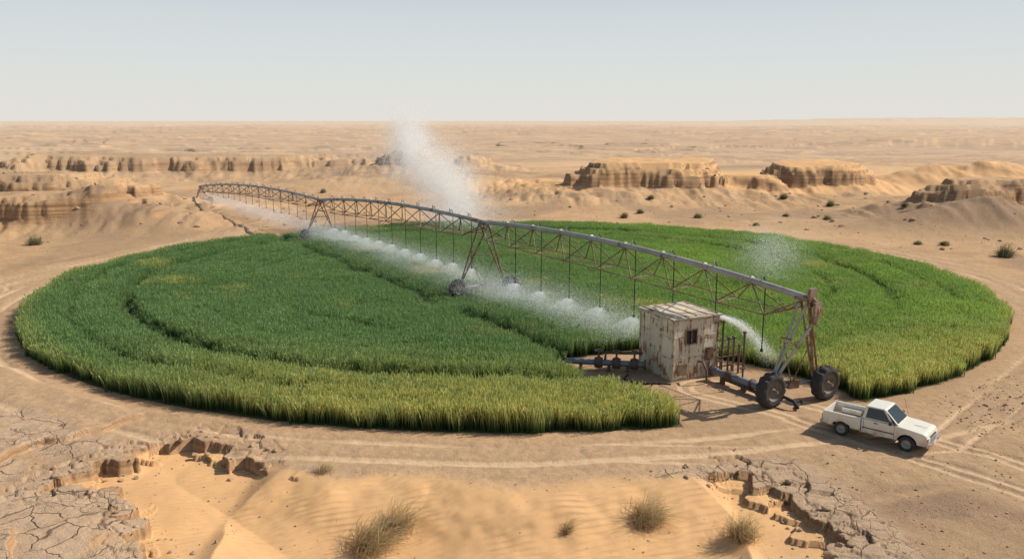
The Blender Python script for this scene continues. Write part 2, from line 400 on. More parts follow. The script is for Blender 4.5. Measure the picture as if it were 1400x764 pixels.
ring=np.maximum(ring,.8*G(21.0,.40)*(X>2)*brk)
ring=np.maximum(ring,.5*G(17.5,.35)*(X<-6)*brk)
bl=pldist([(-25.5,81.5),(-10,56.7),(2.6,36.4)],X,Y)
ring=np.maximum(ring,.85*np.exp(-(bl/.5)**4))
for wx,wy,rr_ in((-3.49,50.65,1.),(-.1,52.0,1.),(-19.86,76.6,1.3),(-16.97,77.6,1.3)):
    ring=np.maximum(ring,np.exp(-(np.hypot(X-wx,Y-wy)/rr_)**4))
    ring=np.maximum(ring,.62*np.exp(-((X-wx*(1-1.8/wy))/2.2)**4-((Y-wy+1.8*rr_)/(2.4*rr_))**4))
hs=1.0*(1-.80*ring)*(1+.055*np.sin(rw*2*math.pi/1.45)*sm(-.2,.3,fbm(X*.06,Y*.06,2,8)))*(1+.28*fbm(X*.35,Y*.35,3,15))+rng.normal(0,.04,X.size)
keep&=(ring<.93)
X=X[keep];Y=Y[keep];hs=np.clip(hs[keep],.16,1.35);n=len(X)
print('wheat pts',n)
m_=bpy.data.meshes.new('wheat_field');m_.from_pydata(np.stack([X,Y,np.zeros(n)],1).tolist(),[],[])
a_=m_.attributes.new('rot','FLOAT_VECTOR','POINT');v=np.zeros((n,3),np.float32);v[:,2]=rng.uniform(-.6,.6,n)+rng.integers(0,4,n)*1.5708;v[:,0]=rng.normal(0,.05,n);a_.data.foreach_set('vector',v.ravel())
a_=m_.attributes.new('scl','FLOAT_VECTOR','POINT');v=np.ones((n,3),np.float32);v[:,2]=hs;a_.data.foreach_set('vector',v.ravel())
a_=m_.attributes.new('idx','INT','POINT');a_.data.foreach_set('value',rng.integers(0,4,n).astype(np.int32))
wo=bpy.data.objects.new('wheat_field',m_);sc.collection.objects.link(wo)
ngp=bpy.data.node_groups.new('scatter_wheat','GeometryNodeTree')
ngp.interface.new_socket('Geometry',in_out='INPUT',socket_type='NodeSocketGeometry');ngp.interface.new_socket('Geometry',in_out='OUTPUT',socket_type='NodeSocketGeometry')
gi=ngp.nodes.new('NodeGroupInput');go=ngp.nodes.new('NodeGroupOutput');ip=ngp.nodes.new('GeometryNodeInstanceOnPoints');ci=ngp.nodes.new('GeometryNodeCollectionInfo')
ci.inputs['Collection'].default_value=wcol;ci.inputs['Separate Children'].default_value=True;ci.inputs['Reset Children'].default_value=True
def na(nm,ty):
    x=ngp.nodes.new('GeometryNodeInputNamedAttribute');x.data_type=ty;x.inputs[0].default_value=nm
    return [o for o in x.outputs if o.enabled and o.name=='Attribute'][0]
L=ngp.links.new
L(gi.outputs[0],ip.inputs['Points']);L(ci.outputs[0],ip.inputs['Instance']);ip.inputs['Pick Instance'].default_value=True
L(na('idx','INT'),ip.inputs['Instance Index']);L(na('rot','FLOAT_VECTOR'),ip.inputs['Rotation']);L(na('scl','FLOAT_VECTOR'),ip.inputs['Scale']);L(ip.outputs[0],go.inputs[0])
md=wo.modifiers.new('scatter','NODES');md.node_group=ngp

# ------------------------------------------------------------------ materials
M_galv=rusty('galvanised_rusty',(.40,.385,.37),(.26,.14,.075),.48,.55,.2,1.3,False)
M_rust=rusty('rusted_steel',(.27,.20,.15),(.20,.10,.05),.7,.7,.1,3,False)
M_cream=rusty('peeling_paint',(.74,.65,.50),(.30,.155,.075),.56,.65,0,1.5)
M_dark=plain('dark_rubber',(.022,.022,.024),.85)
M_tyre=plain('tyre_rubber_dusty',(.04,.037,.035),.9,0,.5,4)
M_rim=rusty('wheel_rim',(.20,.16,.13),(.17,.09,.05),.5,.75,0,4,False)
M_steel=plain('grey_steel_pipe',(.20,.22,.25),.5,.4,.3,3)
M_black=plain('black_opening',(.012,.011,.01),.9)

# ------------------------------------------------------------------ irrigation machine
irr=empty('center_pivot_irrigator')
T=[(11.75,31.5,4.45),(-1.8,51.3,5.0),(-18.4,77.1,3.95),(-44.5,115.2,2.35)]
WH=[((10.46,31.04),(13.03,32.0)),((-3.49,50.65),(-.1,52.0)),((-19.86,76.6),(-16.97,77.6)),((-45.4,114.9),(-43.4,115.7))]
WR=[.74,.62,.5,.45];BU=[.5,.5,.72];WZ=[0,.22,.25,0]
bd=Vector((-.55,.835,0)).normalized();bn=Vector((bd.y,-bd.x,0))
tz=[0,0,0,gz(-44.5,115.2)];print('tower4 ground',tz[3])
def pipe_pt(i,s):
    a=Vector(T[i]);b=Vector(T[i+1]);p=a.lerp(b,s);p.z+=BU[i]*4*s*(1-s)+ (tz[3]*s if i==2 else 0);return p
pm=MB();tm=MB();hm=MB()
heads=[]
for i in range(3):
    L_=(Vector(T[i+1])-Vector(T[i])).length
    pts=[pipe_pt(i,k/40) for k in range(41)]
    pm.path(pts,.135 if i<2 else .13,12,0)
    npan=[9,10,12][i]
    for k in range(1,npan):
        p=pipe_pt(i,k/npan);pm.lathe(p,bd,[(-.04,.1),(-.04,.19),(.04,.19),(.04,.1)],12,0)
    low=[]
    for k in range(npan):
        s=(k+.5)/npan;dpt=(1.35 if i<2 else 1.1)*(1-abs(2*s-1)**3*.35);p=pipe_pt(i,s)
        a=p+bn*.75-Vector((0,0,dpt));b=p-bn*.75-Vector((0,0,dpt));low.append((a,b))
        tm.tube(a,b,.03,6)
        for sg in(-.5,.5):
            tp=pipe_pt(i,(k+.5+sg)/npan)-Vector((0,0,.1))
            tm.tube(tp,a,.034,6);tm.tube(tp,b,.034,6)
    for k in range(npan-1):
        for j in(0,1):tm.tube(low[k][j],low[k+1][j],.026,6)
        if k%2==0: tm.tube(low[k][0],low[k+1][1],.015,5)
    for j in(0,1):
        tm.tube(low[0][j],pipe_pt(i,0)-Vector((0,0,.35)),.026,6);tm.tube(low[-1][j],pipe_pt(i,1)-Vector((0,0,.35)),.026,6)
    nh=int(L_/2.45)
    for k in range(nh):
        s=(k+.8)/nh
        if s>.97:continue
        p=pipe_pt(i,s);zz=1.7+random.uniform(-.1,.1)+(tz[3]*s if i==2 else 0)
        if i==2: zz=min(zz,p.z-.8)
        hm.path([p+Vector((0,0,.12)),p+bn*.12+Vector((0,0,.3)),p+bn*.24+Vector((0,0,.05)),p+bn*.25-Vector((0,0,.4)),Vector((p.x+bn.x*.25,p.y+bn.y*.25,zz))],.024,6,0)
        hd=Vector((p.x+bn.x*.25,p.y+bn.y*.25,zz));hm.lathe(hd,(0,0,-1),[(0,.02),(0,.06),(.08,.06),(.12,.09),(.14,.02)],8,0)
        pm.tube(p+Vector((0,0,.1)),p+Vector((0,0,.38)),.03,6)
        if not(i==0 and s<.40): heads.append((hd,i))
pm.obj('pipeline',[M_galv],irr);tm.obj('truss_rods',[M_rust],irr);hm.obj('drop_hoses',[M_dark],irr)
def tyre(mb,c,ax,R,w):
    prof=[(-w*.5,R*.56),(-w*.56,R*.75),(-w*.5,R*.92),(-w*.3,R*.985),(0,R),(w*.3,R*.985),(w*.5,R*.92),(w*.56,R*.75),(w*.5,R*.56)]
    mb.lathe(c,ax,prof,48,0,lambda i,j:(0 if (i//2+(j>4))%2 else -.07*R) if 2<=j<=6 else 0)
    mb.lathe(c,ax,[(-w*.5,R*.57),(-w*.38,R*.54),(-w*.2,R*.45),(-w*.12,R*.2),(-w*.35,R*.17),(-w*.38,.001)],24,1)
    mb.lathe(c,ax,[(w*.5,R*.57),(w*.38,R*.54),(w*.2,R*.45),(w*.12,R*.2),(w*.35,R*.17),(w*.38,.001)],24,1)
for i in range(4):
    wm=MB();lm=MB();R=WR[i];a,b=[Vector((p[0],p[1],tz[i]+R-.03+WZ[i])) for p in WH[i]];top=Vector(T[i])+Vector((0,0,tz[i]))
    for c in(a,b): tyre(wm,c,bd,R,R*.62)
    u=(b-a).normalized()
    for c in (a,b): lm.tube(c-bd*R*.5,c+bd*R*.5,.06,8)
    lm.tube(a+bd*R*.45,b+bd*R*.45,.085,8,1);lm.box((a+b)/2+bd*R*.45,(.5,.3,.3),0,(u,bd,Vector((0,0,1))))
    for c,sg in((a,1),(b,-1)):
        cc=c+bd*R*.45
        for e in(-.55,.55):
            tp=top+bd*e*(1 if i else .35)-Vector((0,0,.05))
            lm.tube(tp,cc+u*sg*.25,.055,8,1 if (i==0 and sg==1) else 0)
        lm.tube(top.lerp(cc,.45)+bd*.28,top.lerp(cc,.45)-bd*.28,.03,6)
    lm.tube(top.lerp(a+bd*R*.45,.5),top.lerp(b+bd*R*.45,.5),.035,6)
    lm.tube(top.lerp(a+bd*R*.45,.5),(a+b)/2+bd*R*.45,.025,6);lm.tube(top.lerp(b+bd*R*.45,.5),(a+b)/2+bd*R*.45,.025,6)
    lm.box(top+Vector((0,0,-.05)),(.7,.42,.12),0,(bd,bn,Vector((0,0,1))))
    lm.box(top+bn*.45+Vector((0,0,-.1)),(.3,.22,.45),1,(bd,bn,Vector((0,0,1))))
    if i==0:
        lm.box(top-bd*.35+Vector((0,0,.05)),(.14,.42,.75),0,(bd,bn,Vector((0,0,1))))
        lm.box(top-bd*.62+Vector((0,0,-.35)),(.12,.42,.5),0,(bd,bn,Vector((0,0,1))))
        lm.path([top,top-bd*.3,top-bd*.55-Vector((0,0,.15)),top-bd*.6-Vector((0,0,.6)),top-bd*.5-Vector((0,0,1.0))],.13,10,0)
        lm.tube(top-bd*.3-Vector((0,0,.4)),b+bd*R*.45,.05,8)
        lm.tube(top-bd*.5-Vector((0,0,.9)),a+bd*R*.45+u*.3,.07,8,1)
        lm.box(a+bd*R*.5+u*.2+Vector((0,0,.05)),(.45,.3,.35),0,(u,bd,Vector((0,0,1))))
    lm.obj('tower_frame',[M_rust,M_galv],irr);wm.obj('tower_wheels',[M_tyre,M_rim],irr)

# ------------------------------------------------------------------ pump house
ph=empty('pump_house',(7.10,34.2,0),math.atan2(1.06,2.28))
W,DP,HH=2.5,2.58,2.8
b=MB();b.box((W/2,DP/2,HH/2-.1),(W,DP,HH+.2));b.obj('walls',[M_cream],ph,.015)
b=MB()
b.box((W/2,DP/2,HH+.045),(W+.18,DP+.18,.08));b.box((W/2,DP/2,HH+.1),(W-.1,DP-.1,.03))
for k in range(5): b.box((.1+k*(W-.2)/4,DP/2,HH+.135),(.04,DP+.05,.03))
b.obj('roof',[rusty('roof_sheet',(.64,.54,.40),(.34,.20,.11),.5,.75,0,2,False)],ph,.01)
b=MB()
for x in(.03,W*.36,W*.66,W-.03): b.box((x,-.018,HH/2),(.06,.036,HH-.02))
for z in(.06,1.02,1.98,HH-.05):
    b.box((W/2,-.012,z),(W-.1,.024,.05));b.box((-.012,DP/2,z),(.024,DP-.1,.05));b.box((W+.012,DP/2,z),(.024,DP-.1,.05))
for y in(.03,DP*.34,DP*.67,DP-.03): b.box((-.018,y,HH/2),(.036,.06,HH-.02));b.box((W+.018,y,HH/2),(.036,.06,HH-.02))
b.obj('frame_ribs',[rusty('rib_paint',(.60,.51,.38),(.25,.12,.06),.62,.7,0,3,False)],ph,.006)
b=MB();b.box((.95,-.03,1.98),(.56,.05,.62),0);b.obj('window_opening',[M_black],ph)
b=MB()
for dx,dz,sx,sz in((0,.33,.68,.06),(0,-.33,.68,.06),(-.31,0,.06,.72),(.31,0,.06,.72),(0,.02,.03,.6)): b.box((.95+dx,-.062,1.98+dz),(sx,.02,sz))
b.obj('window_frame',[M_rust],ph)
b=MB()
b.box((-.04,1.28,1.35),(.03,.84,2.5));b.box((-.062,1.62,1.3),(.03,.05,.16),1)
for z in(.5,1.4,2.2): b.box((-.06,.88,z),(.03,.1,.12),1)
b.obj('door',[rusty('door_paint',(.66,.58,.44),(.30,.15,.07),.6,.65,0,2.2),M_rust],ph,.006)
b=MB();b.box((1.95,-.05,1.1),(.42,.05,.6));b.box((1.95,-.13,1.1),(.3,.12,.4));b.tube((1.95,-.1,.9),(1.95,-.1,.05),.025);b.box((.5,-.05,.5),(.5,.04,.5));b.obj('electrical_box',[M_rust],ph)

# pump pipework
pw=empty('pump_pipework')
b=MB()
def V(*a):return Vector(a)
def flange(p,ax,r=.24): b.lathe(p,ax,[(-.035,.1),(-.035,r),(.035,r),(.035,.1)],14,1)
p0=V(2.5,36.3,.36);p1=V(6.15,35.5,.40);dr=(p1-p0).normalized();sd=V(-dr.y,dr.x,0)
b.tube(p0,p1,.14,12,0)
for s in(.0,.38,.46,.6,.68,.82,.9,.99): flange(p0.lerp(p1,s),dr,.24)
for s in(.42,.64,.86):
    q=p0.lerp(p1,s);b.lathe(q,dr,[(-.18,.14),(-.1,.27),(.1,.27),(.18,.14)],12,1);b.tube(q,q+V(0,0,.55),.05,8,1);b.lathe(q+V(0,0,.57),(0,0,1),[(-.02,.19),(.02,.19),(.02,.14),(-.02,.14),(-.02,.19)],14,1);b.tube(q+V(-.17,0,.57),q+V(.17,0,.57),.015,5,1)
for s in(.2,.55,.78): q=p0.lerp(p1,s);b.box(q-V(0,0,.2),(.12,.35,.3),1,(dr,sd,V(0,0,1)))
b.path([p0.lerp(p1,.5)+V(0,0,.1),p0.lerp(p1,.5)+sd*.3+V(0,0,.4),p0.lerp(p1,.7)+sd*.5+V(0,0,.35),p0.lerp(p1,.95)+sd*.5+V(0,0,.4)],.07,8,1)
q0=V(9.0,34.55,.42);q1=V(10.6,32.0,.40);dq=(q1-q0).normalized()
b.tube(q0,q1,.16,12,0)
b.path([q1,q1+dq*.3,q1+dq*.5+V(0,0,-.1),q1+dq*.65+V(0,0,-.35),q1+dq*.7+V(0,0,-.55)],.13,10,0)
for s in(0,.3,.38,.75,.98): flange(q0.lerp(q1,s),dq,.26)
b.lathe(q0.lerp(q1,.34),dq,[(-.14,.16),(-.08,.26),(.08,.26),(.14,.16)],12,1)
b.tube(V(9.3,34.0,.25),V(10.4,32.2,.15),.08,8,1)
for s in(.2,.6): q=q0.lerp(q1,s);b.box(q-V(0,0,.28),(.14,.4,.3),1)
m0=V(9.75,35.2,0)
ex=V(.91,.42,0)
for k,(o,hh_) in enumerate(((-.25,2.55),(.1,1.75),(.4,1.75),(.72,1.35),(1.0,1.9))):
    p=m0+ex*o;b.tube(p,p+V(0,0,hh_),.05,8,1);b.lathe(p+V(0,0,hh_),(0,0,1),[(-.04,.03),(-.04,.09),(.04,.09),(.04,.0)],10,1)
for z in(.45,.9,1.35,1.7): b.tube(m0-ex*.5+V(0,0,z),m0+ex*(1.0 if z<1.5 else .4)+V(0,0,z),.045,8,1)
b.path([m0-ex*.25+V(0,0,2.5),m0-ex*.5+V(0,0,2.65),m0-ex*.75+V(0,0,2.5)],.05,8,1)
for k in range(3):
    p=V(9.3+.35*k,34.5-.55*k,.4);b.tube(p,p+V(0,0,.5),.04,8,1);b.lathe(p+V(0,0,.5),(0,0,1),[(-.02,.15),(.02,.15),(.02,.11),(-.02,.11),(-.02,.15)],12,1)
b.path([V(8.3,34.4,.9),V(8.4,34.0,1.0),V(8.55,33.9,.6),V(8.6,34.0,.1)],.05,8,1)
b.path([V(11.0,31.2,.4),V(11.3,30.75,.35),V(11.45,30.6,.12),V(11.5,30.9,.06),V(11.9,31.5,.06)],.07,8,2)
b.path([V(5.3,35.2,.04),V(5.0,34.5,.04),V(5.6,33.8,.04),V(6.4,33.9,.04),V(7.0,33.8,.05)],.035,6,2)
b.obj('pipes_and_valves',[M_steel,rusty('valve_rust',(.14,.11,.09),(.18,.08,.04),.6,.7,.3,4,False),M_dark],pw)

# ------------------------------------------------------------------ pickup truck
hd_=math.radians(-41)
tk=empty('pickup_truck',(13.42,27.85,gz(13.42,27.85)-.03),hd_,.83)
def paint():
    m,t=mat('white_truck_paint');N=NT(t);co=N.n('ShaderNodeTexCoord').outputs['Object'];sp=N.n('ShaderNodeSeparateXYZ',{0:co}).outputs[2]
    n=N.noise(co,3,6,.6);k=N.math('MULTIPLY',N.mr(sp,1.0,.35),N.mr(n,.3,.7))
    k=N.math('ADD',k,N.math('MULTIPLY',N.mr(n,.5,.8),.25))
    c=N.mix(k,(.74,.70,.60),(.46,.35,.24))
    p=N.n('ShaderNodeBsdfPrincipled',{'Base Color':c,'Roughness':N.math('ADD',N.math('MULTIPLY',k,.4),.28)});p.inputs['Coat Weight'].default_value=.3;N.out(p.outputs[0]);return m
MP=paint();MG=plain('tinted_glass',(.02,.028,.03),.08);MC=plain('chrome_trim',(.45,.45,.44),.35,.7);ML=plain('headlight_lens',(.6,.62,.62),.1);MO=plain('indicator_lens',(.55,.18,.02),.2);MR=plain('tail_lens',(.35,.02,.015),.25)
def arch(cx,R,z0,n=9):
    h=z0-.34;a0=math.asin(h/R);return [(cx-R*math.cos(a0+(math.pi-2*a0)*i/n),.34+R*math.sin(a0+(math.pi-2*a0)*i/n)) for i in range(n+1)]
b=MB()
prof=[(-.5,.40)]+arch(1.38,.41,.40)+[(2.12,.40),(2.17,.55),(2.17,.74),(2.12,.88),(1.98,.935),(1.5,.99),(.98,1.035),(-.5,1.05)]
b.extr(prof,-.80,.80);b.obj('cab_and_hood',[MP],tk,.035)
b=MB()
zb,zt=1.045,1.60
vs=[(1.02,-.75,zb),(1.02,.75,zb),(-.49,.75,zb),(-.49,-.75,zb),(.40,-.63,zt),(.40,.63,zt),(-.40,.63,zt),(-.40,-.63,zt)]
b.add(vs,[[0,3,2,1],[4,5,6,7],[0,1,5,4],[2,3,7,6],[1,2,6,5],[3,0,4,7]]);b.obj('cab_roof_and_pillars',[MP],tk,.045)
b=MB()
def panel(q,ins,off,m=0,d=None):
    q=[Vector(p) for p in q];c=sum(q,Vector())/4;n=(q[1]-q[0]).cross(q[3]-q[0]).normalized()
    if n.dot(c-Vector((0,0,1.2)))<0:n=-n
    vv=[]
    for i,p in enumerate(q):
        a=(q[(i+1)%4]-p).normalized();e=(q[(i-1)%4]-p).normalized();vv.append(p+a*ins+e*ins)
    o=[p+n*off for p in vv];i_=[p-n*.02 for p in vv]
    b.add(o+i_,[[0,1,2,3],[0,4,5,1],[1,5,6,2],[2,6,7,3],[3,7,4,0]],m)
panel([vs[0],vs[1],vs[5],vs[4]],.075,.006);panel([vs[3],vs[2],vs[6],vs[7]],.09,.006)
for sg in(-1,1):
    f=lambda x,z:(x,sg*(.75-.12*(z-zb)/(zt-zb)),z)
    panel([f(.78,zb),f(-.42,zb),f(-.34,zt),f(.36,zt)],.06,.006)
    panel([f(.97,zb),f(.80,zb),f(.52,zt-.12),f(.50,zt-.12)],.03,.005)
b.obj('windows',[MG],tk)
b=MB()
for sg in(-1,1):
    pr=[(-2.17,.46)]+arch(-1.34,.41,.46)+[(-.53,.46),(-.53,1.0),(-2.17,1.0)]
    b.extr(pr,sg*.80,sg*.745)
    b.box((-1.35,sg*.79,1.01),(1.66,.09,.05))
    b.box((-1.34,sg*.62,.72),(.85,.24,.26))
b.box((-1.35,0,.60),(1.6,1.49,.05));b.box((-2.14,0,.76),(.055,1.49,.5));b.box((-.56,0,.80),(.05,1.49,.45))
for k in range(9): b.box((-1.35,-.4+k*.1,.63),(1.5,.04,.015))
b.obj('cargo_bed',[MP],tk,.012)
b=MB()
b.box((2.22,0,.47),(.14,1.62,.17),0);b.box((2.19,0,.68),(.05,.86,.17),1)
for k in range(4): b.box((2.222,0,.62+.04*k),(.012,.84,.014),0)
b.box((2.225,0,.685),(.012,.12,.06),0)
for sg in(-1,1):
    b.box((2.185,sg*.57,.68),(.06,.26,.16),2);b.box((2.15,sg*.745,.68),(.1,.09,.15),3)
    b.box((2.295,sg*.55,.47),(.02,.2,.07),3);b.box((-2.18,sg*.74,.72),(.04,.1,.3),4)
    b.box((.72,sg*.90,1.13),(.10,.17,.15),1);b.tube((.74,sg*.76,1.08),(.74,sg*.86,1.1),.02,6,1)
    b.box((.10,sg*.806,.95),(.16,.02,.035),1)
    for x in(.86,-.40): b.box((x,sg*.8,.72),(.014,.006,.62),1)
    b.box((.23,sg*.8,.42),(1.26,.006,.014),1)
    b.box((.2,sg*.803,.66),(1.3,.012,.045),1)
    b.box((1.38,sg*.45,.5),(.95,.06,.4),1);b.box((-1.34,sg*.5,.5),(.85,.02,.3),1)
b.box((-2.24,0,.47),(.12,1.5,.13),0);b.box((2.3,0,.47),(.012,.5,.12),5);b.box((1.5,0,.995),(.9,.02,.008),1)
b.box((0,0,.42),(4.0,.9,.2),1);b.tube((.98,-.6,1.07),(.80,-.1,1.24),.01,5,1);b.tube((.98,.1,1.07),(.80,.55,1.24),.01,5,1)
b.tube((1.0,.78,1.03),(.75,.80,1.85),.006,5,1)
b.obj('trim_and_lights',[MC,M_dark,ML,MO,MR,plain('number_plate',(.6,.58,.5),.5)],tk,.006)
b=MB()
for x in(1.38,-1.34):
    for sg in(-1,1):
        c=Vector((x,sg*.69,.335));R=.335;w=.2
        b.lathe(c,(0,1,0),[(-w*.5,R*.6),(-w*.55,R*.8),(-w*.42,R*.96),(-.02,R),(.02,R),(w*.42,R*.96),(w*.55,R*.8),(w*.5,R*.6)],32,0)
        for q in(-1,1): b.lathe(c,(0,q,0),[(w*.5,R*.62),(w*.42,R*.58),(w*.2,R*.5),(w*.25,R*.25),(w*.4,R*.2),(w*.4,.001)],24,1)
    b.tube((x,-.6,.335),(x,.6,.335),.05,8,0)
b.obj('wheels',[M_tyre,plain('steel_rim',(.28,.27,.25),.5,.3)],tk)

# ------------------------------------------------------------------ shrubs
def veg(name,c1,c2,c3):
    m,t=mat(name);N=NT(t);at=N.n('ShaderNodeSeparateColor',{0:N.n('ShaderNodeAttribute',attribute_name='bl').outputs['Color']})
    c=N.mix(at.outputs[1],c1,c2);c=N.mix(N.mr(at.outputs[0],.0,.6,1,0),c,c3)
    d=N.n('ShaderNodeBsdfDiffuse',{'Color':c});tr=N.n('ShaderNodeBsdfTranslucent',{'Color':c});N.out(N.n('ShaderNodeMixShader',{0:.35,1:d.outputs[0],2:tr.outputs[0]}).outputs[0]);return m
MDRY=veg('dry_grass',(.70,.52,.28),(.42,.34,.18),(.34,.24,.13));MGRN=veg('desert_bush',(.36,.33,.18),(.24,.22,.12),(.17,.13,.08))
def shrub(name,x,y,w,h,n,m,lean=(0,0),thick=.012):
    z=gz(x,y)-.03;vs=[];fs=[];cs=[];R=w/2
    for i in range(n):
        az=random.uniform(0,6.283);el=math.acos(random.uniform(.05,1))*.98;Ln=random.uniform(.45,1.12)
        ox,oy=[random.gauss(0,.2*R) for _ in(0,1)];rn=random.random()
        ex=math.cos(az)*math.sin(el)*R*Ln+lean[0]*Ln;ey=math.sin(az)*math.sin(el)*R*Ln+lean[1]*Ln;ez=h*math.cos(el*.93)*Ln
        o=len(vs);tw=thick*random.uniform(.6,1.3);pa=az+1.57+random.gauss(0,.8);K=5
        cu=random.uniform(.1,.35);jx=random.gauss(0,.09*R);jy=random.gauss(0,.09*R)
        for k in range(K):
            t=k/(K-1);ww=tw*(1-.8*t)
            px=ox+ex*t**1.25+jx*math.sin(t*3.1);py=oy+ey*t**1.25+jy*math.sin(t*3.1);pz=max(0,ez*(t**.8)+h*cu*math.sin(t*3.14)*.4-.15*h*t*t)
            vs+=[(px-math.cos(pa)*ww,py-math.sin(pa)*ww,pz),(px+math.cos(pa)*ww,py+math.sin(pa)*ww,pz+ww)];cs+=[(t,rn,0,1)]*2
        fs+=[(o+2*k,o+2*k+1,o+2*k+3,o+2*k+2) for k in range(K-1)]
    me_=bpy.data.meshes.new(name);me_.from_pydata(vs,[],fs);me_.materials.append(m)
    a_=me_.attributes.new('bl','FLOAT_COLOR','POINT');a_.data.foreach_set('color',np.array(cs,np.float32).ravel())
    o=bpy.data.objects.new(name,me_);sc.collection.objects.link(o);o.location=(x,y,z);return o
shrub('dry_shrub',-4.2,21.6,2.2,1.2,750,MDRY,(.35,.1),.008)
shrub('dry_shrub',-3.5,22.3,1.9,1.3,550,MDRY,(.3,.1),.008)
shrub('dry_shrub',4.1,22.6,1.9,1.05,700,MDRY,(.2,.1),.008)
shrub('dry_shrub',1.63,22.0,.8,.55,150,MDRY,(.15,.1),.008)
shrub('dry_shrub',6.75,21.7,1.5,1.0,600,MDRY,(.0,.1),.008)
shrub('dry_shrub',-6.3,24.9,1.0,.5,160,MDRY,(.2,.1),.008)
for (x,y,w,h) in((-44.6,74.3,1.9,1.1),(42,67.6,2.1,1.5),(13.4,95.6,1.4,.9),(22.2,95.6,1.3,.8),(38.2,113,1.6,1.1),(42.8,108,1.6,1.1),(37,94,1.3,.8),(37.9,74.3,.9,.5),(40,73.6,1.1,.6),
                 (16,100,1.2,.8),(27,88.5,.9,.5),(55,100,1.4,.9),(-30,128,1.3,.9),(33.5,98,1.,.6),(19,110,1.3,.8),(47,96,1,.7)):
    shrub('desert_bush',x,y,w,h,380,MGRN,(0,0),.03)

# ------------------------------------------------------------------ stones
bm=bmesh.new();bmesh.ops.create_icosphere(bm,subdivisions=2,radius=1);iv=np.array([v.co[:] for v in bm.verts]);if_=np.array([[v.index for v in f.verts] for f in bm.faces]);bm.free()
P=[]
def scat(n,x0,x1,y0,y1,s0,s1,cond=None):
    x=rng.uniform(x0,x1,n);y=rng.uniform(y0,y1,n)
    k=rad(x,y)>31
    if cond is not None:k&=cond(x,y)
    x,y=x[k],y[k];s=s0*(s1/s0)**(rng.uniform(0,1,len(x))**2.5)
    P.extend(zip(x,y,s))
nearb=lambda lim:(lambda x,y:(np.abs(polysdf(BASIN,x,y))<lim)&((x<-8)|(x>5.5)))
scat(1700,-17,13,17,29,.02,.17,nearb(.9));scat(900,-18,22,17,27,.015,.06,nearb(3))
scat(400,-10,9,18,25,.012,.05);scat(1300,-40,45,24,60,.02,.08,lambda x,y:rad(x,y)>35.5)
scat(700,10,20,18,27,.012,.06);scat(400,17,24,28,35,.03,.08);scat(800,-70,75,66,120,.06,.4,lambda x,y:rad(x,y)>36)
P+= [(8.6,19.9,.19),(-9.0,20.8,.1),(-8.5,21.2,.08),(9.3,20.3,.16)]
P=np.array(P);hz=terrain(P[:,0],P[:,1])[0];ns=len(P);nvv=len(iv)
allv=np.empty((ns*nvv,3));
for i in range(ns):
    s=P[i,2];q=iv.copy()
    for _ in range(5):
        d=rng.normal(size=3);d/=np.linalg.norm(d);c=rng.uniform(.45,.8);pr=q@d;q=q-np.outer(np.maximum(pr-c,0),d)
    a=rng.uniform(0,6.28);ca,sa=math.cos(a),math.sin(a);q=q*np.array([1,rng.uniform(.6,1),rng.uniform(.4,.75)])
    q=np.stack([q[:,0]*ca-q[:,1]*sa,q[:,0]*sa+q[:,1]*ca,q[:,2]],1)*s
    allv[i*nvv:(i+1)*nvv]=q+np.array([P[i,0],P[i,1],hz[i]+s*.2])
allf=(if_[None]+np.arange(ns)[:,None,None]*nvv).reshape(-1,3)
me_=bpy.data.meshes.new('scattered_stones');me_.from_pydata(allv.tolist(),[],allf.tolist())
me_.materials.append(plain('sandstone',(.40,.27,.17),.95,0,.4,2));so=bpy.data.objects.new('scattered_stones',me_);sc.collection.objects.link(so)

# ------------------------------------------------------------------ water spray (fine droplets)
def dmat():
    m,t=mat('water_droplets');N=NT(t)
    d=N.n('ShaderNodeBsdfDiffuse',{'Color':(.97,.98,.99,1)});tr=N.n('ShaderNodeBsdfTranslucent',{'Color':(.97,.98,.99,1)})
    N.out(N.n('ShaderNodeMixShader',{0:.5,1:d.outputs[0],2:tr.outputs[0]}).outputs[0]);return m
MD=dmat()
def droplets(name,pts,size,parent):
    pts=np.asarray(pts);n=len(pts);a=rng.normal(size=(n,3));a/=np.linalg.norm(a,axis=1)[:,None];b_=rng.normal(size=(n,3));b_=np.cross(a,b_);b_/=np.linalg.norm(b_,axis=1)[:,None]
    s=(size*rng.uniform(.6,1.4,n))[:,None]
    v=np.stack([pts+a*s,pts-a*s*.5+b_*s*.87,pts-a*s*.5-b_*s*.87],1).reshape(-1,3).astype(np.float32)
    me_=bpy.data.meshes.new(name);me_.vertices.add(3*n);me_.vertices.foreach_set('co',v.ravel());me_.loops.add(3*n);me_.loops.foreach_set('vertex_index',np.arange(3*n,dtype=np.int32));me_.polygons.add(n);me_.polygons.foreach_set('loop_start',np.arange(0,3*n,3,dtype=np.int32));me_.update(calc_edges=True)
    me_.materials.append(MD);o=bpy.data.objects.new(name,me_);sc.collection.objects.link(o);o.parent=parent;return o
ws=empty('water_spray')
al=[]
for hdp,i in heads:
    n=8000 if i<2 else 3000
    t=rng.uniform(0,1,n)**.75;az=rng.uniform(0,6.283,n);Rm=1.15*rng.uniform(.2,1.05,n)
    x=hdp.x+np.cos(az)*Rm*t-.35*t;y=hdp.y+np.sin(az)*Rm*t;z=hdp.z-.1-.2*t-.75*t*t+rng.normal(0,.02,n)
    al.append(np.stack([x,y,z],1))
droplets('sprinkler_jets',np.concatenate(al),.011,ws)
def cloud(n,c,s,seed,thr=.0):
    c=np.array(c);p=rng.normal(size=(n*3,3))*np.array(s)
    w=fbm(p[:,0]/s[0]*.9+seed,p[:,2]/s[2]*.9+p[:,1]*.2,3,seed);p=p[w>thr-.6*rng.uniform(0,1,len(w))][:n]
    return p+c
al=[]
